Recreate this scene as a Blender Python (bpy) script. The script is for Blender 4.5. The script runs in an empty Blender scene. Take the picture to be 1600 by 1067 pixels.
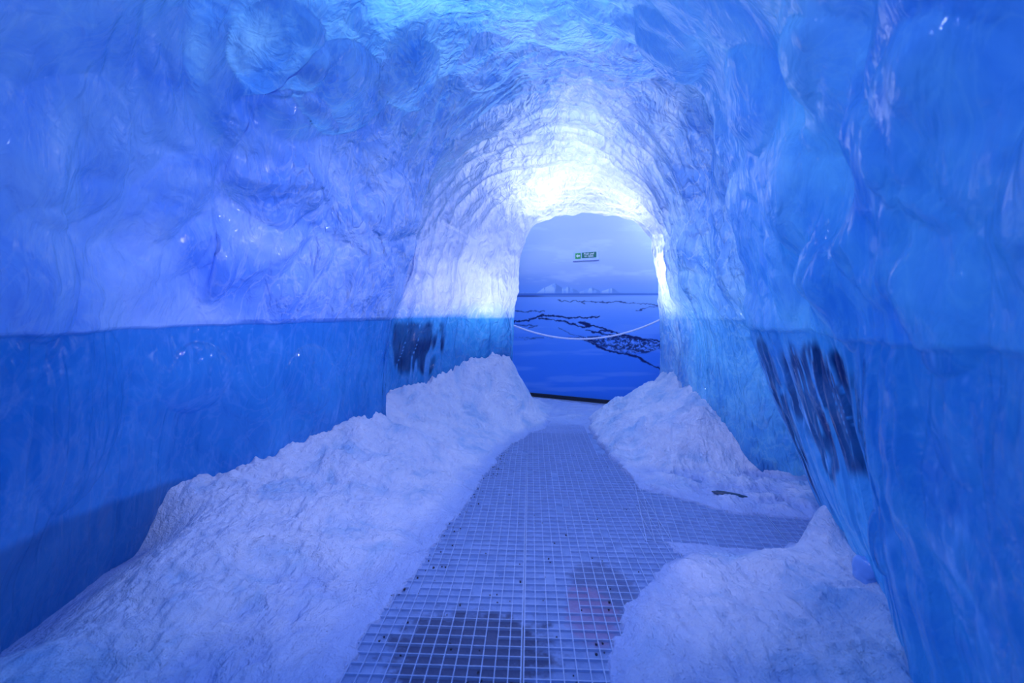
import bpy, math, random
import numpy as np
from mathutils import Vector

random.seed(7)
C = bpy.context.scene.collection
F, HZ, H = 711.0, 488.0, 1.5          # focal length in pixels, eye-level row, eye height

def fl(px, py, h=0.0):                # photo point lying at height h -> (X, Y)
    Y = (H - h) * F / (py - HZ)
    return ((px - 800.0) / F * Y, Y)

# ------------------------------------------------------------------ noise
def _hash(ix, iy, iz, k=0):
    h = (ix.astype(np.int64) * 374761393 + iy.astype(np.int64) * 668265263
         + iz.astype(np.int64) * 2147483647 + k * 1274126177) & 0xffffffff
    h = ((h ^ (h >> 13)) * 1274126177) & 0xffffffff
    h = ((h ^ (h >> 16)) * 2246822519) & 0xffffffff
    h = h ^ (h >> 15)
    return (h & 0xffffff).astype(np.float64) / 0xffffff

def vnoise(P, seed=0):                # smooth value noise, -1..1
    P = P + seed * 17.31
    i = np.floor(P); f = P - i; i = i.astype(np.int64)
    f = f * f * f * (f * (f * 6 - 15) + 10)
    r = 0
    for dx in (0, 1):
        for dy in (0, 1):
            for dz in (0, 1):
                w = (f[:, 0] if dx else 1 - f[:, 0]) * (f[:, 1] if dy else 1 - f[:, 1]) * (f[:, 2] if dz else 1 - f[:, 2])
                r = r + w * _hash(i[:, 0] + dx, i[:, 1] + dy, i[:, 2] + dz)
    return r * 2 - 1

def fbm(P, octv=4, seed=0, g=0.5):
    r = 0; a = 1.0
    for o in range(octv):
        r = r + a * vnoise(P * 2.0 ** o, seed + o); a *= g
    return r

def worley(P, seed=0):                # F1, F2
    P = P + seed * 9.77
    i = np.floor(P).astype(np.int64)
    f1 = np.full(len(P), 9.0); f2 = np.full(len(P), 9.0)
    for dx in (-1, 0, 1):
        for dy in (-1, 0, 1):
            for dz in (-1, 0, 1):
                c = i + np.array([dx, dy, dz])
                q = np.stack([c[:, k] + _hash(c[:, 0], c[:, 1], c[:, 2], k + 1) for k in range(3)], 1)
                d = np.sqrt(((P - q) ** 2).sum(1))
                n1 = np.minimum(f1, d)
                f2 = np.minimum(np.maximum(f1, d), f2); f1 = n1
    return f1, f2

def sstep(a, b, x):
    t = np.clip((x - a) / (b - a), 0, 1)
    return t * t * (3 - 2 * t)

# ------------------------------------------------------------------ mesh helpers
def mesh_np(name, V, Q, mat=None, parent=None, normals=None, attrs=None, smooth=True, colors=None):
    me = bpy.data.meshes.new(name)
    V = np.asarray(V, dtype=np.float32); Q = np.asarray(Q, dtype=np.int32)
    k = Q.shape[1]
    me.vertices.add(len(V)); me.vertices.foreach_set('co', V.ravel())
    me.loops.add(Q.size); me.loops.foreach_set('vertex_index', Q.ravel())
    me.polygons.add(len(Q))
    me.polygons.foreach_set('loop_start', np.arange(0, Q.size, k, dtype=np.int32))
    if smooth:
        me.polygons.foreach_set('use_smooth', np.ones(len(Q), dtype=bool))
    me.update(calc_edges=True)
    for n, a in (attrs or {}).items():
        at = me.attributes.new(n, 'FLOAT', 'POINT'); at.data.foreach_set('value', np.asarray(a, dtype=np.float32))
    if colors is not None:
        at = me.color_attributes.new('print', 'FLOAT_COLOR', 'POINT')
        at.data.foreach_set('color', np.c_[colors, np.ones(len(colors))].astype(np.float32).ravel())
    if normals is not None:
        me.normals_split_custom_set_from_vertices(normals.tolist())
    o = bpy.data.objects.new(name, me); C.objects.link(o)
    if mat: me.materials.append(mat)
    if parent: o.parent = parent
    return o

class MB:                             # collects boxes, tubes and prisms
    def __init__(s): s.v = []; s.f = []
    def box(s, x0, x1, y0, y1, z0, z1):
        b = len(s.v)
        s.v += [(x, y, z) for z in (z0, z1) for y in (y0, y1) for x in (x0, x1)]
        s.f += [tuple(b + i for i in q) for q in ((0, 2, 3, 1), (4, 5, 7, 6), (0, 1, 5, 4), (2, 6, 7, 3), (0, 4, 6, 2), (1, 3, 7, 5))]
    def tube(s, pts, r, n=8):
        b = len(s.v); m = len(pts)
        for i, p in enumerate(pts):
            t = (Vector(pts[min(i + 1, m - 1)]) - Vector(pts[max(i - 1, 0)])).normalized()
            a = t.cross(Vector((0, 0, 1)));
            if a.length < 1e-4: a = Vector((1, 0, 0))
            a.normalize(); c = t.cross(a)
            for k in range(n):
                an = 2 * math.pi * k / n
                s.v.append(tuple(Vector(p) + (a * math.cos(an) + c * math.sin(an)) * r))
        for i in range(m - 1):
            for k in range(n):
                s.f.append((b + i * n + k, b + i * n + (k + 1) % n, b + (i + 1) * n + (k + 1) % n, b + (i + 1) * n + k))
        s.f.append(tuple(b + k for k in range(n))[::-1]); s.f.append(tuple(b + (m - 1) * n + k for k in range(n)))
    def prism(s, poly, y0, y1):       # polygon in XZ, extruded along Y
        b = len(s.v); n = len(poly)
        s.v += [(x, y0, z) for x, z in poly] + [(x, y1, z) for x, z in poly]
        s.f.append(tuple(range(b, b + n))); s.f.append(tuple(range(b + n, b + 2 * n))[::-1])
        for k in range(n):
            s.f.append((b + k, b + (k + 1) % n, b + n + (k + 1) % n, b + n + k)[::-1])
    def build(s, name, mat, parent=None, smooth=False):
        me = bpy.data.meshes.new(name); me.from_pydata(s.v, [], s.f); me.materials.append(mat)
        if smooth: me.polygons.foreach_set('use_smooth', [True] * len(me.polygons))
        me.update()
        o = bpy.data.objects.new(name, me); C.objects.link(o)
        if parent: o.parent = parent
        return o

def tag(o, label=None, cat=None, group=None, kind=None):
    if label: o['label'] = label
    if cat: o['category'] = cat
    if group: o['group'] = group
    if kind: o['kind'] = kind
    return o

def empty(name, loc, rz=0.0):
    o = bpy.data.objects.new(name, None); C.objects.link(o)
    o.location = loc; o.rotation_euler = (0, 0, rz); o.empty_display_size = .1
    return o

# ------------------------------------------------------------------ materials
def new_mat(name):
    m = bpy.data.materials.new(name); m.use_nodes = True
    nt = m.node_tree; nt.nodes.clear()
    return m, nt
def N(nt, t, **kw):
    n = nt.nodes.new(t)
    for k, v in kw.items():
        if hasattr(n, k): setattr(n, k, v)
    return n
def setin(n, **kw):
    for k, v in kw.items():
        n.inputs[k.replace('_', ' ')].default_value = v
    return n
def noise(nt, vec, scale, detail=4, rough=.5, dist=0.0):
    n = N(nt, 'ShaderNodeTexNoise'); nt.links.new(vec, n.inputs['Vector'])
    setin(n, Scale=scale, Detail=detail, Roughness=rough, Distortion=dist); return n.outputs['Fac']
def ramp(nt, fac, stops):
    r = N(nt, 'ShaderNodeValToRGB'); nt.links.new(fac, r.inputs[0])
    e = r.color_ramp.elements
    while len(e) < len(stops): e.new(.5)
    for el, (p, c) in zip(e, stops):
        el.position = p; el.color = (*c, 1) if len(c) == 3 else c
    return r.outputs[0]
def mixc(nt, fac, a, b, mode='MIX'):
    m = N(nt, 'ShaderNodeMix', data_type='RGBA', blend_type=mode)
    for sock, v in ((m.inputs[0], fac), (m.inputs[6], a), (m.inputs[7], b)):
        if isinstance(v, (int, float)): sock.default_value = v
        elif isinstance(v, tuple): sock.default_value = (*v, 1) if len(v) == 3 else v
        else: nt.links.new(v, sock)
    return m.outputs[2]
def mth(nt, op, a, b=0.0, clamp=False):
    m = N(nt, 'ShaderNodeMath', operation=op, use_clamp=clamp)
    for s, v in zip(m.inputs, (a, b)):
        if isinstance(v, (int, float)): s.default_value = v
        else: nt.links.new(v, s)
    return m.outputs[0]
def bump(nt, h, strength, dist, prev=None):
    b = N(nt, 'ShaderNodeBump'); setin(b, Strength=strength, Distance=dist)
    nt.links.new(h, b.inputs['Height'])
    if prev: nt.links.new(prev, b.inputs['Normal'])
    return b.outputs[0]
def objco(nt, scale=(1, 1, 1)):
    tc = N(nt, 'ShaderNodeTexCoord')
    mp = N(nt, 'ShaderNodeMapping'); mp.inputs['Scale'].default_value = scale
    nt.links.new(tc.outputs['Object'], mp.inputs[0]); return mp.outputs[0]
def attr(nt, name):
    a = N(nt, 'ShaderNodeAttribute'); a.attribute_name = name; return a.outputs['Fac']
def simple(name, col, rough=.5, metal=0.0, spec=.5):
    m, nt = new_mat(name)
    p = N(nt, 'ShaderNodeBsdfPrincipled'); o = N(nt, 'ShaderNodeOutputMaterial')
    vec = objco(nt); n = noise(nt, vec, 30, 3)
    nt.links.new(mixc(nt, n, tuple(c * .85 for c in col), tuple(min(1, c * 1.12) for c in col)), p.inputs['Base Color'])
    setin(p, Roughness=rough, Metallic=metal); p.inputs['Specular IOR Level'].default_value = spec
    nt.links.new(p.outputs[0], o.inputs[0]); return m

def ice_material():
    m, nt = new_mat('glacier_ice')
    vec = objco(nt)
    # cloudy frost with feathery veins frozen into it
    warp = noise(nt, vec, 1.6, 3, .5)
    cloud = noise(nt, vec, 1.3, 5, .55, 1.2)
    vein = noise(nt, objco(nt, (1, 1, .6)), 3.4, 4, .55, 2.4)
    veinr = mth(nt, 'ABSOLUTE', mth(nt, 'SUBTRACT', vein, .5))
    veinm = mth(nt, 'SUBTRACT', 1.0, mth(nt, 'MULTIPLY', veinr, 20.0, True), True)
    frost = ramp(nt, cloud, [(.32, (.22, .44, .90)), (.52, (.44, .63, .95)), (.70, (.70, .82, 1.0))])
    frost = mixc(nt, mth(nt, 'MULTIPLY', mth(nt, 'MULTIPLY', veinm, .45), attr(nt, 'relief')), frost, (.93, .96, 1.0))
    frost = mixc(nt, mth(nt, 'MULTIPLY', attr(nt, 'glow_white'), .75), frost, (.90, .90, .98))  # ice whitened towards the arch, painting its white glow into the colour
    clearc = ramp(nt, cloud, [(.3, (.03, .25, .60)), (.7, (.08, .38, .74))])
    clearc = mixc(nt, mth(nt, 'MULTIPLY', veinm, .10), clearc, (.45, .66, .98))
    clr = attr(nt, 'clear'); tint = attr(nt, 'tint'); dark = attr(nt, 'hollow')
    col = mixc(nt, clr, frost, clearc)
    col = mixc(nt, tint, col, mixc(nt, 1.0, col, (.50, .84, .88), 'MULTIPLY'))
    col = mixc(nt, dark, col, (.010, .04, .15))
    col = mixc(nt, mth(nt, 'MULTIPLY', attr(nt, 'filament'), .55), col, (.40, .62, .95))
    # surface relief: melt ripples, flutes
    fine = noise(nt, objco(nt, (1, 1, .40)), 8, 3, .5, 2.2)
    mid = noise(nt, objco(nt, (1, 1, .6)), 3.2, 3, .5, .9)
    amt = attr(nt, 'relief')
    nb = bump(nt, mth(nt, 'MULTIPLY', mid, amt), 1.0, .13)
    nb = bump(nt, mth(nt, 'MULTIPLY', fine, amt), .9, .05, nb)
    p = N(nt, 'ShaderNodeBsdfPrincipled'); t = N(nt, 'ShaderNodeBsdfTranslucent')
    nt.links.new(col, p.inputs['Base Color']); nt.links.new(nb, p.inputs['Normal']); nt.links.new(nb, t.inputs['Normal'])
    setin(p, Roughness=.18, IOR=1.31); p.inputs['Coat Weight'].default_value = 1.0; p.inputs['Coat Roughness'].default_value = .05
    nt.links.new(nb, p.inputs['Coat Normal'])
    nt.links.new(col, t.inputs['Color'])
    mx = N(nt, 'ShaderNodeMixShader'); mx.inputs[0].default_value = .45
    nt.links.new(p.outputs[0], mx.inputs[1]); nt.links.new(t.outputs[0], mx.inputs[2])
    o = N(nt, 'ShaderNodeOutputMaterial'); nt.links.new(mx.outputs[0], o.inputs[0])
    return m

def snow_material():
    m, nt = new_mat('packed_snow')
    vec = objco(nt)
    a = noise(nt, vec, 3.0, 6, .6, .6); b = noise(nt, objco(nt, (1, .5, 1)), 22, 5, .65, .5); g = noise(nt, vec, 120, 3, .6)
    col = ramp(nt, a, [(.30, (.38, .60, .82)), (.48, (.72, .80, .92)), (.7, (.88, .91, .96))])
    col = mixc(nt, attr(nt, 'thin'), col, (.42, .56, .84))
    col = mixc(nt, mth(nt, 'MULTIPLY', mth(nt, 'GREATER_THAN', noise(nt, vec, 60, 2), .755), .7), col, (.10, .12, .2))
    nb = bump(nt, a, .7, .12); nb = bump(nt, b, .8, .035, nb); nb = bump(nt, g, .5, .008, nb)
    p = N(nt, 'ShaderNodeBsdfPrincipled'); setin(p, Roughness=.75)
    nt.links.new(col, p.inputs['Base Color']); nt.links.new(nb, p.inputs['Normal'])
    o = N(nt, 'ShaderNodeOutputMaterial'); nt.links.new(p.outputs[0], o.inputs[0])
    return m

def floor_material():
    m, nt = new_mat('frozen_slush')
    vec = objco(nt)
    a = noise(nt, vec, 9, 6, .65); b = noise(nt, vec, 55, 4, .6)
    col = ramp(nt, a, [(.3, (.14, .25, .48)), (.7, (.28, .42, .68))])
    def blob(cx, cy, rx, ry, seed):
        tc = N(nt, 'ShaderNodeTexCoord'); mp = N(nt, 'ShaderNodeMapping', vector_type='TEXTURE')
        mp.inputs['Location'].default_value = (cx, cy, 0); mp.inputs['Scale'].default_value = (rx, ry, 1)
        nt.links.new(tc.outputs['Object'], mp.inputs[0])
        l = N(nt, 'ShaderNodeVectorMath', operation='LENGTH'); nt.links.new(mp.outputs[0], l.inputs[0])
        n = noise(nt, vec, seed, 4, .6)
        v = mth(nt, 'SUBTRACT', mth(nt, 'ADD', mth(nt, 'MULTIPLY', n, 1.6), .55), l.outputs['Value'], True)
        return mth(nt, 'MULTIPLY', v, 3.0, True)
    bx, by = fl(735, 1010); rx, ry = fl(925, 955); ux, uy = fl(905, 905)
    col = mixc(nt, mth(nt, 'MULTIPLY', blob(bx, by, .30, .22, 12), .85), col, (.035, .05, .12))
    col = mixc(nt, mth(nt, 'MULTIPLY', blob(ux + .12, uy - .08, .15, .22, 15), .6), col, (.07, .09, .20))
    col = mixc(nt, mth(nt, 'MULTIPLY', blob(rx, ry, .11, .20, 14), .6), col, (.30, .20, .36))
    nb = bump(nt, a, .6, .02); nb = bump(nt, b, .5, .006, nb)
    p = N(nt, 'ShaderNodeBsdfPrincipled'); setin(p, Roughness=.55)
    nt.links.new(col, p.inputs['Base Color']); nt.links.new(nb, p.inputs['Normal'])
    o = N(nt, 'ShaderNodeOutputMaterial'); nt.links.new(p.outputs[0], o.inputs[0])
    return m

def print_material():
    m, nt = new_mat('printed_mural')
    a = N(nt, 'ShaderNodeAttribute'); a.attribute_name = 'print'
    p = N(nt, 'ShaderNodeBsdfPrincipled'); setin(p, Roughness=.6); p.inputs['Specular IOR Level'].default_value = .2
    nt.links.new(a.outputs['Color'], p.inputs['Base Color'])
    o = N(nt, 'ShaderNodeOutputMaterial'); nt.links.new(p.outputs[0], o.inputs[0])
    return m

ICE = ice_material(); SNOW = snow_material(); SLUSH = floor_material(); PRINT = print_material()
STEEL = simple('galvanised_steel', (.42, .56, .78), .45, .35)
DARKM = simple('dark_rubber', (.015, .018, .03), .5)
KERB = simple('pale_concrete', (.30, .38, .55), .7)
PLATE = simple('clear_acrylic_plate', (.55, .72, .98), .25)
GREEN = simple('green_sign_panel', (.012, .20, .12), .5)
LIME = simple('light_green_panel', (.06, .42, .10), .5)
WHITE = simple('white_lettering', (.85, .95, .95), .5)
ROPE = simple('white_rope', (.75, .80, .95), .8)
PLASTER = simple('painted_wall', (.25, .33, .6), .8)
CHIP = simple('wet_ice_chunk', (.30, .52, .88), .12)
GAP = simple('gap_dark', (.03, .07, .12), .35)
GRIT = simple('dark_grit', (.03, .035, .06), .8)

# ------------------------------------------------------------------ the tunnel
# stations: floor-left, eye-level-left, eye-level-right, floor-right, apex height, roundness
ST = [
 ((-2.25,-1.6), (-1.95,-1.6), (1.25,-1.6), (1.45,-1.6), 3.30, 2.3),
 ((-2.15, .9), (-1.95, .9), (1.08, .9), (1.28, .9), 3.35, 2.3),
 ((-2.20,1.9), (-2.05,1.9), (1.28,1.6), (1.55,1.72), 3.45, 2.3),
 ((-2.36,2.6), (-2.18,2.5), (1.42,2.15), (1.80,2.08), 3.55, 2.3),
 ((-2.30,3.0), (-2.12,3.0), (1.56,2.72), (1.97,2.72), 3.68, 2.25),
 ((-2.05,3.25), (-1.92,3.25), (1.60,2.96), (2.12,3.05), 3.72, 2.2),
 ((-1.85,3.55), (-1.72,3.55), (1.74,3.08), (2.45,3.20), 3.75, 2.2),
 ((-1.64,3.89), (-1.50,3.9), (2.02,3.30), (3.20,3.45), 3.80, 2.2),
 ((-1.40,4.2), (-1.30,4.2), (2.15,3.7), (3.25,3.95), 3.85, 2.2),
 ((-1.235,4.39), (-1.16,4.42), (2.08,4.1), (2.55,4.12), 3.85, 2.2),
 ((-1.24,4.50), (-1.17,4.52), (2.02,4.3), (2.32,4.25), 3.82, 2.2),
 ((-1.50,4.68), (-1.40,4.70), (1.99,4.6), (2.10,4.65), 3.75, 2.2),
 ((-1.46,5.2), (-1.32,5.2), (1.97,5.1), (2.06,5.1), 3.50, 2.3),
 ((-.85,5.68), (-.72,5.72), (1.96,5.6), (2.03,5.6), 3.20, 3.0),
 ((-.04,6.12), (.02,6.12), (2.01,6.1), (2.03,6.1), 2.86, 3.7),
 ((.0,6.30), (.04,6.32), (2.02,6.3), (2.03,6.3), 2.86, 3.7),
 ((-.12,6.42), (-.06,6.44), (2.12,6.40), (2.14,6.40), 2.95, 3.2),
 ((-1.6,6.50), (-1.6,6.50), (2.95,6.46), (2.95,6.46), 4.00, 3.0),
]
def stations(NV):
    A = np.array([[*a, *b, *c, *d, z, n] for a, b, c, d, z, n in ST])
    seg = np.hypot(np.diff(A[:, 2]), np.diff(A[:, 3])) + np.hypot(np.diff(A[:, 4]), np.diff(A[:, 5])) + .08
    s = np.r_[0, np.cumsum(seg)]
    # denser sampling where the picture shows more
    t = np.linspace(0, s[-1], NV)
    # monotone-ish smooth interpolation: linear then light smoothing
    B = np.stack([np.interp(t, s, A[:, k]) for k in range(A.shape[1])], 1)
    w = max(3, int(NV * .008))
    k = np.hanning(2 * w + 1); k /= k.sum()
    Bp = np.pad(B, ((w, w), (0, 0)), mode='edge')
    B = np.stack([np.convolve(Bp[:, c], k, 'valid') for c in range(B.shape[1])], 1)
    return t, B

NV, NU = 820, 860
tpar, B = stations(NV)
SPR = 1.42
u = np.linspace(0, 1, NU)
UW = .27                               # share of the section spent on each wall
P = np.zeros((NV, NU, 3))
zL = np.clip(u / UW, 0, 1) * (SPR + .25) - .25
wl = sstep(-.1, 1.0, np.clip(zL / SPR, -.2, 1)) if False else np.clip(zL / SPR, -.2, 1)
for comp in (0, 1):
    L0 = B[:, 0 + comp][:, None]; L1 = B[:, 2 + comp][:, None]; R1 = B[:, 4 + comp][:, None]; R0 = B[:, 6 + comp][:, None]
    leftw = L0 + (L1 - L0) * np.clip(zL / SPR, -.2, 1)[None, :]
    zR = np.clip((1 - u) / UW, 0, 1) * (SPR + .25) - .25
    rightw = R0 + (R1 - R0) * (np.clip(zR / SPR, 0, 1) ** 1.0)[None, :]
    ph = np.clip((u - UW) / (1 - 2 * UW), 0, 1) * math.pi      # 0 left .. pi right
    n = B[:, 9][:, None]
    cx = np.sign(np.cos(ph)) * np.abs(np.cos(ph))
    cc = np.sign(cx)[None, :] * np.abs(cx)[None, :] ** (2 / n)
    mid = (L1 + R1) / 2; hw = (L1 - R1) / 2
    arch = mid + hw * cc
    P[:, :, comp] = np.where(u[None, :] < UW, leftw, np.where(u[None, :] > 1 - UW, rightw, arch))
sz = np.abs(np.sin(ph))[None, :] ** (2 / B[:, 9][:, None])
zarch = SPR + (B[:, 8][:, None] - SPR) * sz
P[:, :, 2] = np.where(u[None, :] < UW, zL[None, :], np.where(u[None, :] > 1 - UW, zR[None, :], zarch))

def grid_normals(P):
    dv = np.gradient(P, axis=0); du = np.gradient(P, axis=1)
    n = np.cross(dv, du); n /= np.linalg.norm(n, axis=2, keepdims=True) + 1e-9
    return n
Nn = grid_normals(P)
# make the normal point into the tunnel
cen = P.mean(axis=1, keepdims=True)
if ((cen - P) * Nn).sum() < 0: Nn = -Nn
FLIP = False
X = P.reshape(-1, 3)
Z = X[:, 2]; Yc = X[:, 1]
zl = 1.405 + .035 * sstep(2, 5, Yc)
warp = np.stack([vnoise(X * 1.1, 3), vnoise(X * 1.1, 5), vnoise(X * 1.1, 9)], 1) * .35
Xw = X + warp
below = 1 - sstep(-.012, .012, Z - (zl + .006 * vnoise(X * 9, 4)))
right = sstep(.7, 1.0, np.tile(u, NV)); left = 1 - sstep(.0, .3, np.tile(u, NV))
upper = sstep(0, .25, Z - zl)
# convex melt lobes with creases between them
f1, f2 = worley(Xw * np.array([1.15, 1.25, 1.0]), 2)
lobe = (1 - np.clip(f1, 0, 1) ** 2) * (.35 + .65 * sstep(0, .34, f2 - f1))
g1, g2 = worley(Xw * 2.7 + vnoise(X * 2, 8)[:, None] * .3, 6)
dish = (1 - np.clip(g1, 0, 1) ** 2) * (.4 + .6 * sstep(0, .35, g2 - g1))
far = sstep(3.6, 5.2, Yc)
uc = np.tile(u, NV)
d = .09 * fbm(X * .8, 2, 1) + upper * ((.15 - .09 * far - .04 * sstep(.3, .4, uc) * sstep(.7, .6, uc)) * lobe + (.03 + .012 * far) * dish) + (1 - upper) * (.035 * lobe + .012 * dish)
s0 = np.repeat(tpar, NU)
d += upper * (.3 + .7 * far) * .022 * fbm(np.stack([s0 * 3.4 + .8 * vnoise(X * 1.4, 91), uc * 6.0 + .5 * vnoise(X * 2.1, 92), s0 * 0], 1), 3, 21)
d -= upper * (.3 + .7 * far) * .016 * sstep(.30, 0, np.abs(vnoise(np.stack([s0 * 3.0 + .9 * vnoise(X * 1.7, 93), uc * 9.0 + .7 * vnoise(X * 1.6, 94), s0 * 0 + 7], 1), 95)))
# rounded frost billows in the far vault
b1, b2 = worley(np.stack([s0 * 2.6 + .5 * vnoise(X * 2, 96), uc * 11 + .5 * vnoise(X * 2, 97), s0 * 0], 1) , 98)
d += far * upper * .055 * (1 - np.clip(b1, 0, 1) ** 1.6)
c1, c2 = worley(Xw * 6.5 + vnoise(X * 5, 99)[:, None] * .4, 100)
d += far * upper * .016 * (1 - np.clip(c1, 0, 1) ** 2)
# single large drops and lobes of melted ice
pxp = 800 + X[:, 0] / np.maximum(Yc, .3) * F; pyp = HZ - (Z - H) / np.maximum(Yc, .3) * F
for bx, by, ra, rz, A in [(430, 240, .42, .52, .10), (250, 330, .34, .40, .06), (318, 420, .15, .26, .06), (600, 320, .34, .34, .08), (520, 130, .40, .34, .09),
        (420, 60, .34, .30, .08), (640, 120, .30, .26, .07), (300, 590, .22, .24, .045), (480, 590, .24, .30, .03), (120, 640, .3, .5, .04), (100, 240, .3, .35, .05), (430, 430, .16, .3, .04), (520, 440, .14, .3, .035),
        (60, 440, .22, .3, .05), (1290, 330, .22, .40, .06), (1200, 300, .26, .34, .06), (1395, 300, .18, .36, .06), (1240, 440, .16, .24, .045), (1330, 450, .14, .22, .045), (1470, 440, .14, .26, .05),
        (1180, 150, .26, .26, .07), (1050, 70, .30, .26, .07), (1300, 120, .24, .26, .06), (1480, 180, .2, .28, .05), (1160, 440, .12, .26, .035), (1100, 380, .16, .26, .05),
        (1390, 850, .07, .14, .03), (1490, 640, .12, .2, .02), (900, 40, .34, .3, .07), (760, 90, .30, .24, .06)]:
    k_ = np.argmin((pxp - bx) ** 2 + (pyp - by) ** 2 + 1e6 * (Yc < .6) + 1e6 * (Yc > 6.2)); c_ = X[k_]
    q_ = X - c_; rr_ = np.sqrt((q_[:, 0] ** 2 + q_[:, 1] ** 2) / ra ** 2 + q_[:, 2] ** 2 / rz ** 2) * (1 + .14 * vnoise(X * 3.3, int(bx)))
    d += 1.25 * A * np.clip(1 - rr_ ** 2, 0, 1) ** .55
# flutes: vertical melt runnels on the right wall
s = np.repeat(tpar, NU)
rn = np.abs(vnoise(np.stack([s * 5.0 + .5 * vnoise(X * 2.0, 2), Z * .55, s * 0], 1), 31))
rn2 = np.abs(vnoise(np.stack([s * 11.0 + .6 * vnoise(X * 2.6, 7), Z * .8, s * 0 + 3], 1), 35))
flz = sstep(2.3, 1.3, Z)
rw = np.tile(sstep(.66, .76, u), NV) ; lw = np.tile(1 - sstep(.24, .34, u), NV)
d += -(rw * .035 + lw * .010) * flz * sstep(.22, 0, rn) - (rw * .014 + lw * .004) * flz * sstep(.2, 0, rn2)
d += far * (.020 * fbm(np.stack([s * 7, Z * 2.2, s * 0], 1), 3, 41))
d -= below * .022
# scalloped rim of the far arch
rim = sstep(5.9, 6.15, Yc) * (1 - sstep(6.45, 6.7, Yc))
d *= 1 - .6 * rim
d += rim * (.028 * fbm(X * 4.0, 3, 51) + .03 * np.abs(vnoise(X * 3.3, 55)) - .02)
d *= 1 - .75 * sstep(6.32, 6.5, Yc)
d *= 1 - .6 * rim * (1 - upper) 
X2 = X + Nn.reshape(-1, 3) * d[:, None]
P2 = X2.reshape(NV, NU, 3)
N2 = grid_normals(P2)
sgn = 1.0 if ((cen - P2) * N2).sum() > 0 else -1.0
N2 = (N2 * sgn).reshape(-1, 3)

# clear dark hollows seen through the ice
def hollow(x0, y0, z0, ry, rz, seed):
    e = ((Yc - y0) / ry) ** 2 + ((Z - z0) / rz) ** 2
    nn = vnoise(np.stack([s * 7.0, Z * 2.2, s * 0], 1), seed) * .55 + .25 * vnoise(X * 7, seed + 1)
    side = (X[:, 0] > 0) if x0 > 0 else (X[:, 0] < 0.2)
    return sstep(1.05, .60, e + nn) * side * below
hol = np.maximum(hollow(1, 2.28, 1.03, .48, .36, 61), hollow(1, 2.84, .80, .13, .62, 65) * .9)
hol = np.maximum(hol, hollow(-1, 5.42, 1.08, .22, .40, 71) * (Yc > 5.05))
streak = np.abs(vnoise(np.stack([Yc * 20 + 1.2 * vnoise(X * 2.5, 77), Z * .9, X[:, 0] * 5], 1), 78))
hol = hol * sstep(.05, .16, streak) * (.85 + .3 * vnoise(X * 6, 79)) * sstep(zl - .02, zl - .10, Z)
hol = np.clip(hol, 0, 1)
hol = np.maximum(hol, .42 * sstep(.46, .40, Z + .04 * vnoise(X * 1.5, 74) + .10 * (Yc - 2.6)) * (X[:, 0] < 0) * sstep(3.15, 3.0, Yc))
relief = .35 + .65 * sstep(2.4, 4.2, Yc)
relief = relief * (1 - .5 * below * (X[:, 0] < 0) * (Yc < 4.4))
uu = np.tile(u, NV)
tint = np.clip(sstep(.62, .78, uu) * .8 + .5 * sstep(.36, .46, uu) * (1 - sstep(3.2, 4.2, Yc)), 0, 1) * (1 - .6 * sstep(4.8, 5.8, Yc))
glow_white = sstep(4.4, 5.8, Yc) * upper
fil = np.exp(-(streak / .035) ** 2) * below * sstep(-.2, .4, vnoise(X * 2.2, 85)) * (.5 + .5 * (X[:, 0] > 0))
clear = below * (1 - .46 * (uu > .6)) * (1 - .30 * sstep(4.6, 5.2, Yc) * (uu > .5))

def shell(name, a, b):
    idx = np.arange(NV * NU).reshape(NV, NU)[:, a:b]
    V = X2[idx.ravel()]; nn = N2[idx.ravel()]
    m = b - a
    g = np.arange(NV * m).reshape(NV, m)
    Q = np.stack([g[:-1, :-1], g[1:, :-1], g[1:, 1:], g[:-1, 1:]], -1).reshape(-1, 4)
    e1 = V[Q[:, 1]] - V[Q[:, 0]]; e2 = V[Q[:, 3]] - V[Q[:, 0]]
    if (np.cross(e1, e2) * nn[Q[:, 0]]).sum() < 0: Q = Q[:, ::-1]
    at = {k: v[idx.ravel()] for k, v in dict(glow_white=glow_white, filament=fil, clear=clear, tint=tint, hollow=hol, relief=relief).items()}
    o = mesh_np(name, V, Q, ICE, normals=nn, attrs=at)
    return tag(o, kind='structure')
ka, kb = int(NU * .37), int(NU * .63)
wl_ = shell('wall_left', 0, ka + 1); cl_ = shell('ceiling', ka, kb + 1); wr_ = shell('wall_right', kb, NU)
wl_['label'] = 'blue and violet ice wall with smooth dark band, left of the walkway'
wr_['label'] = 'glossy blue fluted ice wall, right of the walkway'
cl_['label'] = 'rippled glowing ice vault of the tunnel'

# plan curves of the wall feet, for the snow
LF = np.array([a for a, *_ in ST[:16]]); RF = np.array([r[3] for r in ST[:15]])

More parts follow.
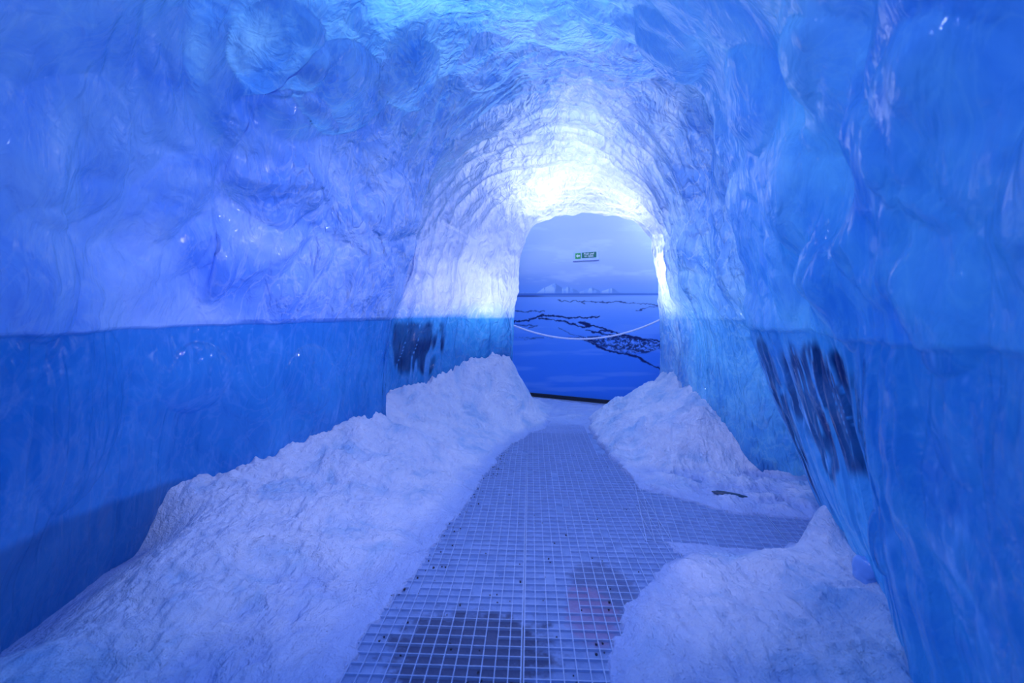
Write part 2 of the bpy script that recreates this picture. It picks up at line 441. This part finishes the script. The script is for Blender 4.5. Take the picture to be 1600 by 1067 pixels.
# ------------------------------------------------------------------ floor and back wall
mb = MB(); mb.box(-3.2, 4.2, -1.8, 8.9, -.20, -.014)
flo = mb.build('floor', SLUSH); tag(flo, 'frozen slush floor under the gratings', kind='structure')
MS, MI = -.55, 8.30                    # mural plane: Y = MI + MS * X
ang = math.atan(MS); ca, sa = math.cos(ang), math.sin(ang)
def onwall(px):                        # point of the mural plane seen in this picture column
    q = (px - 800.0) / F
    Y = MI / (1 - MS * q); return (q * Y, Y)
mb = MB(); mb.box(-2.4, 3.9, .03, .15, -.05, 4.1)
wb = mb.build('wall_back', PLASTER); wb.location = (0, MI, 0); wb.rotation_euler = (0, 0, ang)
tag(wb, 'wall closing the end of the tunnel', kind='structure')
mb = MB(); mb.box(-2.3, 3.8, -.05, .0, .0, .03); mb.box(-2.3, 3.8, -.035, .0, .03, .075)
for k in range(110):
    mb.box(-2.2 + k * .054, -2.2 + k * .054 + .02, -.053, -.05, .008, .02)
bb = mb.build('baseboard_back', DARKM); bb.location = (0, MI, -.005); bb.rotation_euler = (0, 0, ang)
tag(bb, 'dark baseboard strip under the mural', kind='structure')
mb = MB(); mb.box(-2.3, 3.8, -.24, -.055, -.012, .012)
kb_ = mb.build('trim_1', KERB); kb_.location = (0, MI, 0); kb_.rotation_euler = (0, 0, ang)
tag(kb_, 'pale kerb in front of the mural baseboard', kind='structure')

# mural print, drawn onto a fine grid of the panel
na, nz = 820, 470
aa = np.linspace(-2.3, 3.75, na); zz = np.linspace(.07, 3.7, nz)
Ag, Zg = np.meshgrid(aa, zz)
Xg = Ag * ca; Yg = MI + Ag * sa
PX = 800 + Xg / Yg * F; PY = HZ - (Zg - H) / Yg * F
nv2 = lambda sx, sy, sd, o=4: fbm(np.stack([PX.ravel() / sx, PY.ravel() / sy, PX.ravel() * 0], 1), o, sd).reshape(PX.shape)
def srgb(c):
    c = np.asarray(c, float) / 255; return np.where(c <= .04045, c / 12.92, ((c + .055) / 1.055) ** 2.4)
ys = [250, 350, 400, 428, 442, 457, 460, 463, 500, 560, 630, 700]
cs = [(140, 152, 232), (138, 152, 233), (128, 146, 230), (118, 138, 226), (98, 124, 222), (88, 120, 225), (70, 105, 222), (100, 130, 238), (70, 112, 235), (42, 95, 228), (34, 88, 222), (30, 84, 218)]  # printed tones, with the light's fall-off down the picture partly painted in
cs = np.array([srgb(c) for c in cs])
warpY = PY + 4 * nv2(60, 12, 3)
warpY = np.where(PY < 452, warpY, PY)
col = np.stack([np.interp(warpY, ys, cs[:, k]) for k in range(3)], -1)
def blend(mask, c):
    global col
    col = col * (1 - mask[..., None]) + srgb(c) * mask[..., None]
lf = sstep(900, 800, PX); blend(lf * sstep(400, 470, PY) * .45, (50, 98, 228))
blend(sstep(.1, .8, nv2(90, 8, 13)) * .25 * (PY > 463), (95, 130, 240))
blend(sstep(.1, .9, nv2(50, 10, 17)) * .2 * (PY < 445), (165, 180, 246))
# far mountains
mx = [800, 838, 850, 868, 878, 888, 905, 915, 925, 938, 948, 956, 968, 975, 1060]
my = [458, 457, 450, 442, 450, 447, 456, 453, 449, 455, 453, 449, 457, 458.5, 459]
mt = np.interp(PX, mx, my) + .8 * nv2(5, 400, 23)
mm = sstep(mt - .6, mt + .6, PY) * (PY < 458.6); blend(mm * .9, (96, 128, 228))
slope = np.gradient(mt, axis=1) / (np.abs(np.gradient(PX, axis=1)) + 1e-6)
blend(mm * sstep(.05, .5, -slope + .5 * nv2(7, 9, 27)) * .45, (146, 166, 238))
blend(mm * sstep(.05, .5, slope + .5 * nv2(6, 9, 33)) * .55, (58, 88, 190))
blend(mm * sstep(452, 459, PY) * .6, (84, 116, 224))
blend((np.exp(-((PY - 459.5) / 1.2) ** 2)) * .8, (38, 70, 175))
blend((np.exp(-((PY - 462.5) / 1.3) ** 2)) * sstep(985, 900, PX) * (.5 + .5 * sstep(860, 830, PX)), (10, 25, 110))
def crack(pts, wd, c=(8, 22, 95), k=1.0, jit=1.6):
    q = np.array(pts, float)
    jx = PX + jit * 1.5 * nv2(9, 6, 81); jy = PY + jit * nv2(7, 5, 83)
    dm = np.full(PX.shape, 1e9)
    for a, b in zip(q[:-1], q[1:]):
        ab = b - a; t = np.clip(((jx - a[0]) * ab[0] + (jy - a[1]) * ab[1]) / (ab @ ab), 0, 1)
        dm = np.minimum(dm, np.hypot(jx - a[0] - t * ab[0], (jy - a[1] - t * ab[1]) * 1.3))
    blend(sstep(wd, wd * .35, dm * (1 + .5 * nv2(10, 6, 85))) * k, c)
crack([(700, 483), (810, 487), (852, 487)], 1.3, k=.8)
crack([(700, 512), (800, 503), (822, 501), (845, 493), (870, 494), (900, 497), (934, 495)], 2.0)
crack([(800, 507), (840, 510), (825, 513)], 1.2, k=.7)
crack([(845, 497), (885, 503), (905, 511), (925, 508), (945, 513), (948, 515), (935, 519), (915, 516)], 2.0)
crack([(905, 504), (915, 505), (922, 509)], 3.0)
crack([(872, 512), (900, 524), (915, 528)], 1.1, k=.7)
crack([(948, 516), (965, 521), (990, 527), (1028, 533), (1060, 538)], 2.2)
crack([(935, 519), (960, 524), (1000, 530), (1028, 536)], 1.6)
crack([(910, 528), (935, 540), (960, 550), (980, 552), (1000, 560), (1027, 574), (1070, 600)], 3.0)
crack([(873, 469), (905, 471), (915, 474)], 1.1, k=.8); crack([(905, 471), (960, 472), (990, 473), (1026, 476), (1070, 480)], 1.2, k=.85)
crack([(995, 486), (1010, 481), (1026, 479)], 1.1, k=.8)
crack([(820, 529), (835, 530)], 1.0, k=.6)
up = np.interp(PX, [900, 930, 960, 1028, 1070], [527, 525, 523, 534, 545]); dn = np.interp(PX, [900, 940, 975, 1010, 1028, 1070], [528, 541, 552, 552, 545, 556])
rub = sstep(-1.5, 1.5, PY - up) * sstep(1.5, -1.5, PY - dn)
w1, w2 = worley(np.stack([(PX + 3 * nv2(6, 4, 61)).ravel() / 7.0, (PY + 2 * nv2(6, 4, 62)).ravel() / 3.0, PX.ravel() * 0 + .5], 1), 44)
blend(rub * sstep(.30, .06, (w2 - w1).reshape(PX.shape) + .22 * nv2(12, 7, 63)) * .9, (8, 20, 88))
blend(rub * (w1.reshape(PX.shape) < .3) * .35, (95, 130, 240))
VV = np.stack([Ag.ravel(), np.zeros(Ag.size), Zg.ravel()], 1)
g = np.arange(na * nz).reshape(nz, na)
Q = np.stack([g[:-1, :-1], g[:-1, 1:], g[1:, 1:], g[1:, :-1]], -1).reshape(-1, 4)
MUR = (0.95, 1.0, 1.0)
base = np.clip(col.reshape(-1, 3) / np.array([.42, .44, .94]), 0, 1) 
mural = empty('landscape_mural', (0, MI, 0), ang)
pn = MB(); pn.box(-2.3, 3.75, .002, .03, .07, 3.7); pn.build('mural_board', PLASTER, mural)
mesh_np('printed_picture', VV, Q, PRINT, parent=mural, colors=base)
tag(mural, 'wall-sized printed picture of cracked sea ice and distant mountains closing the tunnel', 'mural')

# ------------------------------------------------------------------ sign on the mural
sx0, sy0 = onwall(896); sx1, sy1 = onwall(936)
a0, a1 = sx0 / ca, sx1 / ca; sw = a1 - a0; scx = (a0 + a1) / 2
zt = H + (HZ - 393.5) / F * (sy0 + sy1) / 2; zb = H + (HZ - 407) / F * (sy0 + sy1) / 2
sign = empty('door_sign', (scx * ca, MI + scx * sa, zb), ang)
tag(sign, 'small green and white door sign with arrow reading Push pad to open, on the mural', 'sign')
hh = zt - zb
mb = MB(); mb.box(-sw / 2, sw / 2, -.016, -.004, 0, hh); mb.build('backing_plate', PLATE, sign)
mb = MB(); mb.box(-sw / 2, sw / 2, -.022, -.004, -.010, 0); mb.build('lower_edge', simple('sign_edge', (.15, .2, .55), .5), sign)
mb = MB()
def rbox(x0, x1, z0, z1, r):
    pts = []
    for cx, cz, a in ((x1 - r, z1 - r, 0), (x0 + r, z1 - r, 90), (x0 + r, z0 + r, 180), (x1 - r, z0 + r, 270)):
        for k in range(5):
            t = math.radians(a + k * 22.5); pts.append((cx + r * math.cos(t), cz + r * math.sin(t)))
    return pts
mb.prism(rbox(-sw * .41, -sw * .19, hh * .22, hh * .90, .012), -.022, -.016)
ap = mb.build('arrow_panel', LIME, sign)
mb = MB(); mb.prism(rbox(-sw * .15, sw * .41, hh * .28, hh * .92, .008), -.022, -.016)
tp = mb.build('text_panel', GREEN, sign)
mb = MB(); ax, az = -sw * .30, hh * .57; q = hh * .20
mb.prism([(ax - q * 1.2, az), (ax - q * .1, az + q), (ax - q * .1, az + q * .42), (ax + q * 1.2, az + q * .42),
          (ax + q * 1.2, az - q * .42), (ax - q * .1, az - q * .42), (ax - q * .1, az - q)], -.025, -.0215)
mb.build('arrow', WHITE, ap)
def text(body, size, x, z, parent):
    cu = bpy.data.curves.new('t', 'FONT'); cu.body = body; cu.size = size; cu.extrude = .0012; cu.align_x = 'CENTER'; cu.offset = size * .012
    to = bpy.data.objects.new('t', cu); C.objects.link(to)
    bpy.context.view_layer.update()
    me = bpy.data.meshes.new_from_object(to.evaluated_get(bpy.context.evaluated_depsgraph_get()))
    bpy.data.objects.remove(to)
    o = bpy.data.objects.new('lettering', me); C.objects.link(o); me.materials.clear(); me.materials.append(WHITE)
    o.rotation_euler = (math.pi / 2, 0, 0); o.location = (x, -.0232, z); o.parent = parent
text('Push pad', hh * .34, sw * .13, hh * .645, tp); text('to open', hh * .34, sw * .13, hh * .385, tp)

# ------------------------------------------------------------------ rope across the arch
def rope_path(n):
    out = []
    pl, pm, pr = (797, 506), (903, 530), (1036, 497)
    for i in range(n):
        t = i / (n - 1); px = pl[0] + (pr[0] - pl[0]) * t
        tm = (pm[0] - pl[0]) / (pr[0] - pl[0])
        L = pl[1] * (1 - t) + pr[1] * t; sag = pm[1] - (pl[1] * (1 - tm) + pr[1] * tm)
        py = L + sag * 4 * t * (1 - t)
        Y = 6.27; out.append(Vector(((px - 800) / F * Y, Y, H - (py - HZ) / F * Y)))
    return out
pts = rope_path(420); mb = MB()
for k in range(3):
    st = []
    for i, p in enumerate(pts):
        a = i * .42 + k * 2 * math.pi / 3
        st.append(p + Vector((0, math.cos(a), math.sin(a))) * .0062)
    mb.tube([tuple(v) for v in st], .0075, 6)
ro = mb.build('barrier_rope', ROPE, smooth=True)
tag(ro, 'thin white twisted rope hanging slack across the arch in front of the mural', 'rope')

# ------------------------------------------------------------------ gratings
GA = -.035                              # the walkway leans a little off the view axis
CWX, CWY = .0565, .0597
def grating(name_loc, rot, nx, ny, label, group, miss=()):
    root = empty('floor_grating', name_loc, rot)
    tag(root, label, 'grating', group)
    W, Lh = nx * CWX, ny * CWY
    mb = MB(); t = .0042
    mb.box(0, t * 1.3, 0, Lh, -.03, 0); mb.box(W - t * 1.3, W, 0, Lh, -.03, 0)
    mb.box(t * 1.3, W - t * 1.3, 0, t, -.03, 0); mb.box(t * 1.3, W - t * 1.3, Lh - t, Lh, -.03, 0)
    mb.build('frame', STEEL, root)
    mb = MB()
    for i in range(1, nx): mb.box(i * CWX - t / 2, i * CWX + t / 2, 0.001, Lh - .001, -.028, -.0004)
    rr = random.Random(nx * 31 + ny)
    for j in range(1, ny):
        for i in range(nx):
            if rr.random() < .02: continue
            mb.box(i * CWX, (i + 1) * CWX, j * CWY - t / 2, j * CWY + t / 2, -.024, -.0014)
    mb.build('bar_grid', STEEL, root)
    return root
jx, jy = fl(816, 1067); j2x, j2y = fl(824, 708)
GA = math.atan2(j2x - jx, j2y - jy)
gx = lambda Y: jx + (Y - jy) * math.tan(GA)
NY1 = 62
y_end = j2y; y_st = y_end - NY1 * CWY * math.cos(GA)
W16 = 17 * CWX
grating((gx(y_st) + .002, y_st, 0), -GA, 17, NY1, 'long steel grid grating in the walkway, right of the long central joint', 'walkway gratings')
grating((gx(y_st) - W16 * math.cos(GA) - .004, y_st + W16 * math.sin(GA), 0), -GA, 17, NY1, 'long steel grid grating in the walkway, left of the long central joint', 'walkway gratings')
o_ = gx(y_end)
grating((o_ - .22, y_end + .012, 0), -GA, 17, 24, 'far steel grid grating partly under trodden snow, nearest the mural', 'walkway gratings')
grating((o_ - .22 - W16 - .006, y_end + .012 + .03, 0), -GA, 17, 24, 'snow-covered far grating along the foot of the left bank', 'walkway gratings')
# side gratings towards the opening on the right
c0 = Vector(fl(1069, 850)); c1 = Vector(fl(1246, 866)); dv = (c1 - c0).normalized(); sang = math.atan2(dv.y, dv.x)
nrm = Vector((-dv.y, dv.x))
nsx = 16
base1 = c1 - dv * (nsx * CWX)
grating((base1.x, base1.y, -.001), sang, nsx, 17, 'steel grid grating turning off right between the two right snow banks', 'side passage gratings')
b2 = c1 + dv * .006
grating((b2.x, b2.y, -.001), sang, nsx, 17, 'steel grid grating running under the foot of the right ice wall', 'side passage gratings')

# ------------------------------------------------------------------ snow banks
def plan(pts, Y, col=0):
    p = np.array(sorted(pts, key=lambda q: q[1])); return np.interp(Y, p[:, 1], p[:, 0])
LW = [(-2.25, .9), (-2.25, 1.9), (-2.38, 2.6), (-2.32, 3.0), (-2.05, 3.25), (-1.85, 3.55), (-1.64, 3.89), (-1.40, 4.2), (-1.25, 4.42), (-1.48, 4.6), (-1.46, 5.2), (-.85, 5.68), (-.02, 6.12), (.02, 6.35), (-.5, 6.6), (-.6, 8.0)]
RW = [(1.3, .9), (1.55, 1.72), (1.80, 2.08), (1.97, 2.72), (2.12, 3.05), (3.3, 3.3), (3.3, 3.98), (2.40, 4.14), (2.10, 4.65), (2.06, 5.1), (2.03, 5.6), (2.02, 6.35), (2.5, 6.6), (2.5, 8.0)]
def bank(name, label, x0, x1, y0, y1, hf, res=.0085):
    xs = np.arange(x0, x1, res); ysn = np.arange(y0, y1, res)
    Xq, Yq = np.meshgrid(xs, ysn)
    P3 = np.stack([Xq.ravel(), Yq.ravel(), Xq.ravel() * 0], 1)
    h, keep = hf(P3[:, 0], P3[:, 1], P3)
    n = h.reshape(Xq.shape)
    g = np.arange(Xq.size).reshape(Xq.shape)
    Q = np.stack([g[:-1, :-1], g[:-1, 1:], g[1:, 1:], g[1:, :-1]], -1).reshape(-1, 4)
    ok = (keep[Q].all(1)) & (h[Q].max(1) > -.016)
    Q = Q[ok]
    used = np.unique(Q); mp = np.full(Xq.size, -1); mp[used] = np.arange(len(used))
    V = np.stack([Xq.ravel(), Yq.ravel(), np.maximum(h, -.0165)], 1)[used]
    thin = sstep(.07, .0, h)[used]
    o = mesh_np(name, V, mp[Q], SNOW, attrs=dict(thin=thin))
    return tag(o, label, 'snow bank', None)
def rough(P3, amp):
    a = fbm(P3 * 2.4, 2, 3) * .028 + fbm(P3 * np.array([9., 6., 9.]), 4, 7) * .013 + np.abs(fbm(P3 * np.array([4., 7., 1.]), 3, 8)) * -.022 + np.abs(fbm(P3 * np.array([20., 13., 1.]), 3, 9)) * -.010
    return a * amp

TOE_L = [fl(520, 1100), fl(560, 1010), fl(600, 950), fl(655, 880), fl(700, 820), fl(745, 760), fl(785, 705), fl(822, 680), fl(850, 668), (.62, 6.6), (.75, 7.1), (.66, 7.9)]
CR_L = [(0.9, .06), (1.5, .08), (2.1, .15), (2.6, .28), (3.0, .37), (3.9, .46), (4.4, .50), (4.9, .58), (5.4, .62), (5.8, .70), (6.15, .84), (6.4, .70), (6.8, .45), (7.6, .15), (8.2, .03)]
def hl(x, y, P3):
    toe = plan(TOE_L, y) + .03 * vnoise(P3 * 6, 12) + .02 * vnoise(P3 * 17, 13); wall = plan(LW, y)
    Hc = np.interp(y, [c[0] for c in CR_L], [c[1] for c in CR_L])
    s_ = (toe - x) / np.maximum(toe - wall, .2)
    sc = np.clip(s_, 0, 1.15)
    p = 1.25
    h = Hc * sc ** p + .02 * sstep(0, .15, s_)
    h = h + rough(P3, .25 + 1.1 * sstep(0, .5, s_)) * sstep(0, .2, s_)
    crest = sstep(.82, 1.0, s_)
    h = h + crest * (.034 * np.abs(vnoise(P3 * 7, 15)) + .030 * vnoise(P3 * 17, 17) + .020 * vnoise(P3 * 37, 18)) * sstep(2.9, 3.2, y)
    lowf = 1 - sstep(2.78, 3.04, y)
    h = h * (1 - lowf * sstep(.70, .99, s_)) - lowf * .02 * sstep(.97, 1.05, s_)
    h = h + .11 * np.exp(-(((x + 2.0) / .22) ** 2 + ((y - 1.72) / .2) ** 2))
    h = np.where(s_ > .10, np.maximum(h, .004 - .03 * lowf * sstep(.9, 1.02, s_)), h)
    h = np.where(s_ < 0, -.03 + s_ * .05, h)
    yb = MI + MS * x - .25
    keep = (x > wall - .16) & (y < yb) & (x < toe + .06)
    return h, keep
bank('snow_bank', 'long white snow bank heaped against the left ice wall, reaching the arch', -2.6, 1.0, 1.2, 8.4, hl)

TOE_RF = [(1.9, 4.02), (1.72, 4.0), (1.4, 4.05), fl(1000, 762), fl(962, 722), fl(935, 690), (.98, 5.9), (1.05, 6.4), (1.45, 7.0), (2.0, 7.2)]
def hrf(x, y, P3):
    tx = plan([fl(1000, 762), fl(962, 722), fl(935, 690), (1.0, 5.9), (1.08, 6.4), (1.4, 6.9), (1.9, 7.1)], y) + .03 * vnoise(P3 * 6, 22) + .02 * vnoise(P3 * 17, 23)
    wall = plan(RW, y)
    Hc = np.interp(y, [3.2, 3.9, 4.2, 4.4, 4.65, 5.2, 5.9, 6.15, 6.5, 7.0, 7.4], [.0, .01, .04, .30, .58, .60, .60, .64, .45, .16, .02])
    wl2 = np.where(y < 4.3, 2.35, wall)
    s_ = (x - tx) / np.maximum(wl2 - tx, .2)
    h = Hc * np.clip(s_, 0, 1.15) ** .85 + .015 * sstep(0, .1, s_) + rough(P3, .3 + 1.3 * sstep(0, .4, s_)) * sstep(0, .2, s_)
    h = h + sstep(.8, 1, s_) * .04 * vnoise(P3 * 9, 25) * (y > 4.2)
    front = np.interp(x, [1.0, 1.56, 1.9, 2.3, 3.2], [3.97, 3.50, 3.36, 3.29, 3.2]) + .03 * vnoise(P3 * 4, 27) + .015 * vnoise(P3 * 13, 28)   # far edge of the side grating
    f_ = sstep(0, .35, y - front)
    h = h * f_ + (.016 + .02 * np.maximum(fbm(P3 * 5, 3, 29), -.4)) * sstep(0, .08, y - front) - .02 * (y < front)
    h = np.where(s_ < 0, -.03, h)
    keep = (x < np.where(y < 4.14, 3.2, wall + .16)) & (y < MI + MS * x - .25) & (x > tx - .06) & (y > front - .04)
    return h, keep
bank('snow_bank', 'white snow bank on the far right between the arch and the side gratings', .85, 3.2, 3.3, 7.3, hrf)

TOE_RN = [fl(945, 1120), fl(948, 1067), fl(955, 1010), fl(975, 955), fl(1010, 910), fl(1050, 870)]
def hrn(x, y, P3):
    tx = plan([fl(945, 1180), fl(948, 1067), fl(958, 1010), fl(978, 955), fl(1012, 910), fl(1056, 870), (1.06, 3.3)], y) + .03 * vnoise(P3 * 6, 32) + .025 * vnoise(P3 * 17, 33)
    wall = plan(RW, y)
    s_ = (x - tx) / np.maximum(wall - tx, .2)
    Hc = np.interp(y, [1.2, 1.7, 2.1, 2.5, 2.75, 3.0], [.08, .12, .16, .14, .17, .10])
    h = Hc * np.clip(s_, 0, 1.15) ** 1.1 + .02 * sstep(0, .1, s_) + rough(P3, .3 + .9 * sstep(0, .5, s_)) * sstep(0, .25, s_)
    px_, py_ = 1.88, 2.74
    back = 2.96 - (x - 1.12) * .2 + .02 * vnoise(P3 * 7, 37) + .16 * sstep(1.66, 1.84, x)
    b_ = sstep(0, .22, back - y)
    h = h * b_ - .03 * (y > back)
    h = h + .17 * np.exp(-(((x - px_) / .085) ** 2 + ((y - py_) / .10) ** 2))
    h = np.where(s_ < 0, -.03, h)
    keep = (x < wall + .14) & (x > tx - .06) & (y < back + .03)
    return h, keep
bank('snow_bank', 'near right snow bank with a small peak against the glossy right ice wall', .3, 2.3, 1.2, 3.3, hrn)

def hc(x, y, P3):
    toeL = plan(TOE_L, y); cut = 5.95 + .12 * vnoise(P3 * 3, 42) - .12 * np.abs(x - .6)
    h = -.012 + .034 * sstep(0, .5, y - cut) + .016 * fbm(P3 * np.array([5., 8., 1.]), 4, 44) * sstep(0, .3, y - cut)
    keep = (x > toeL - .3) & (x < np.where(y > 6.5, 2.6, 1.5)) & (y < MI + MS * x - .25)
    return h, keep
bank('trodden_snow', 'flat trodden snow patch covering the walkway between the banks before the mural', -.1, 2.6, 5.7, 8.2, hc)
bpy.data.objects['trodden_snow']['category'] = 'snow patch'

# ------------------------------------------------------------------ ice chunk, dark gap piece, grit
def rock(name, loc, size, mat, label, cat, seed, sub=4):
    import bmesh
    bm = bmesh.new(); bmesh.ops.create_icosphere(bm, subdivisions=sub, radius=1)
    A = np.array([v.co[:] for v in bm.verts])
    f1_, f2_ = worley(A * .9 + seed, seed); nn = 1 - .35 * f1_ + .10 * vnoise(A * 2.2, seed)
    A = np.sign(A) * np.abs(A) ** .8 * nn[:, None] * np.array(size)
    for v, c in zip(bm.verts, A): v.co = c
    me = bpy.data.meshes.new(name); bm.to_mesh(me); bm.free()
    me.polygons.foreach_set('use_smooth', [True] * len(me.polygons)); me.materials.append(mat)
    o = bpy.data.objects.new(name, me); C.objects.link(o); o.location = loc
    return tag(o, label, cat)
cx_, cy_ = fl(1352, 912, .13)
rk = rock('ice_chunk', (cx_, cy_, .20), (.055, .07, .075), CHIP, 'blue lump of clear ice lying on the near right snow bank by the wall', 'ice chunk', 3)
rk.rotation_euler = (.2, .3, .5)
dx_, dy_ = fl(1150, 783)
sh = rock('snow_gap', (dx_, dy_ + .09, .018), (.15, .03, .016), GAP, 'flat dark piece filling a dark gap in the snow beside the side grating', 'dark gap', 5)  # added dark piece standing in for a dark gap in the snow
sh.rotation_euler = (0, .05, -.35)
mb = MB(); rr = random.Random(3)
for k in range(230):
    if rr.random() < .6:
        px, py = rr.uniform(620, 1060), rr.uniform(700, 1067); x, y = fl(px, py)
        if not plan(TOE_L, np.array([y]))[0] - .05 < x < 1.05: continue
        z = -.0135
    else:
        y = rr.uniform(2.0, 5.0); x = plan(TOE_L, np.array([y]))[0] + rr.uniform(-.02, .12); z = -.006
    r = rr.uniform(.002, .0045)
    n0 = len(mb.v); mb.box(x - r, x + r, y - r * rr.uniform(.6, 1.2), y + r, z, z + r * 1.6)
    for q in range(n0, n0 + 8):
        v = mb.v[q]; mb.v[q] = (v[0] + rr.uniform(-r, r) * .5, v[1] + rr.uniform(-r, r) * .5, v[2])
tag(mb.build('grit', GRIT), 'dark specks of grit scattered over the walkway gratings and snow edge', 'grit', kind='stuff')

# ------------------------------------------------------------------ light
wd = bpy.data.worlds.new('World'); bpy.context.scene.world = wd; wd.use_nodes = True
bgn = wd.node_tree.nodes['Background']; bgn.inputs[0].default_value = (.045, .19, .60, 1); bgn.inputs[1].default_value = 1.1
def lamp(name, loc, col, power, r=.12, kind='POINT', aim=None, size=60, blend=.6):
    l = bpy.data.lights.new(name, kind); l.energy = power; l.color = col
    l.shadow_soft_size = r
    if kind == 'SPOT': l.spot_size = math.radians(size); l.spot_blend = blend
    o = bpy.data.objects.new(name, l); C.objects.link(o); o.location = loc
    if aim is not None:
        o.rotation_euler = (Vector(aim) - Vector(loc)).to_track_quat('-Z', 'Y').to_euler()
    o['kind'] = 'structure'
    return o
WHT = (.84, .88, 1.0); VIO = (.24, .27, 1.0); CYA = (.26, .58, .96); BLU = (.11, .40, .96)
# LED lamps frozen in behind the ice
lamp('ice_lamp', (.85, 5.35, 4.30), WHT, 30, .25)
lamp('ice_lamp', (1.00, 5.85, 3.95), WHT, 44, .2)
lamp('ice_lamp', (.30, 6.05, 3.40), WHT, 32, .2)
lamp('ice_lamp', (1.75, 6.05, 3.30), WHT, 26, .2)
lamp('ice_lamp', (2.30, 5.95, 2.05), WHT, 36, .10)
lamp('ice_lamp', (-.50, 6.25, 1.70), WHT, 17, .12)
lamp('ice_lamp', (-1.35, 5.85, 1.75), (.66, .64, 1.0), 15, .10)
lamp('ice_lamp', (-3.1, 2.9, 1.9), VIO, 30, .3)
lamp('ice_lamp', (-2.3, 4.0, 1.9), VIO, 32, .3)
lamp('ice_lamp', (-.7, 2.6, 4.7), CYA, 190, .4)
lamp('ice_lamp', (.5, 2.7, 5.0), CYA, 90, .4)
lamp('ice_lamp', (.9, 3.8, 5.0), (.42, .44, .95), 66, .4)
lamp('ice_lamp', (2.8, 2.2, 2.6), BLU, 55, .3)
lamp('ice_lamp', (2.9, 4.9, 1.5), CYA, 40, .3)
lamp('ice_lamp', (2.7, 1.9, .8), BLU, 24, .3)
# unseen fill lights added to brighten snow, near ice and mural
lamp('fill_light', (.2, 1.2, 2.95), (.60, .56, .92), 150, .08, 'SPOT', (-.3, 4.9, .3), 105, .7)
lamp('fill_light', (.4, 2.3, 3.1), (.60, .56, .92), 75, .08, 'SPOT', (.1, 5.0, .2), 120, .7)
lamp('fill_light', (-.3, .5, 2.8), (.45, .55, .95), 24, .05)
lamp('fill_light', (-.1, 7.0, 3.1), (.44, .50, .92), 21, .10)
lamp('fill_light', (2.3, 6.75, 3.1), (.44, .50, .92), 18, .10)

# ------------------------------------------------------------------ camera
cd = bpy.data.cameras.new('Camera'); cam = bpy.data.objects.new('Camera', cd); C.objects.link(cam)
cam.location = (0, 0, H); cam.rotation_euler = (math.pi / 2, 0, 0)
cd.sensor_width = 36; cd.lens = 36 * F / 1600; cd.shift_y = -(533.5 - HZ) / 1600
cd.clip_start = .05
cd.dof.use_dof = True; cd.dof.focus_distance = 4.2; cd.dof.aperture_fstop = 1.6
sc = bpy.context.scene; sc.camera = cam
sc.view_settings.view_transform = 'Standard'; sc.view_settings.look = 'None'
sc.view_settings.gamma = 1; sc.view_settings.exposure = -0.1; sc.view_settings.use_curve_mapping = False
sc.cycles.use_denoising = True
sc.cycles.max_bounces = 7; sc.cycles.diffuse_bounces = 4
sc.cycles.use_adaptive_sampling = True; sc.cycles.adaptive_threshold = .02
sc.cycles.sample_clamp_indirect = 4
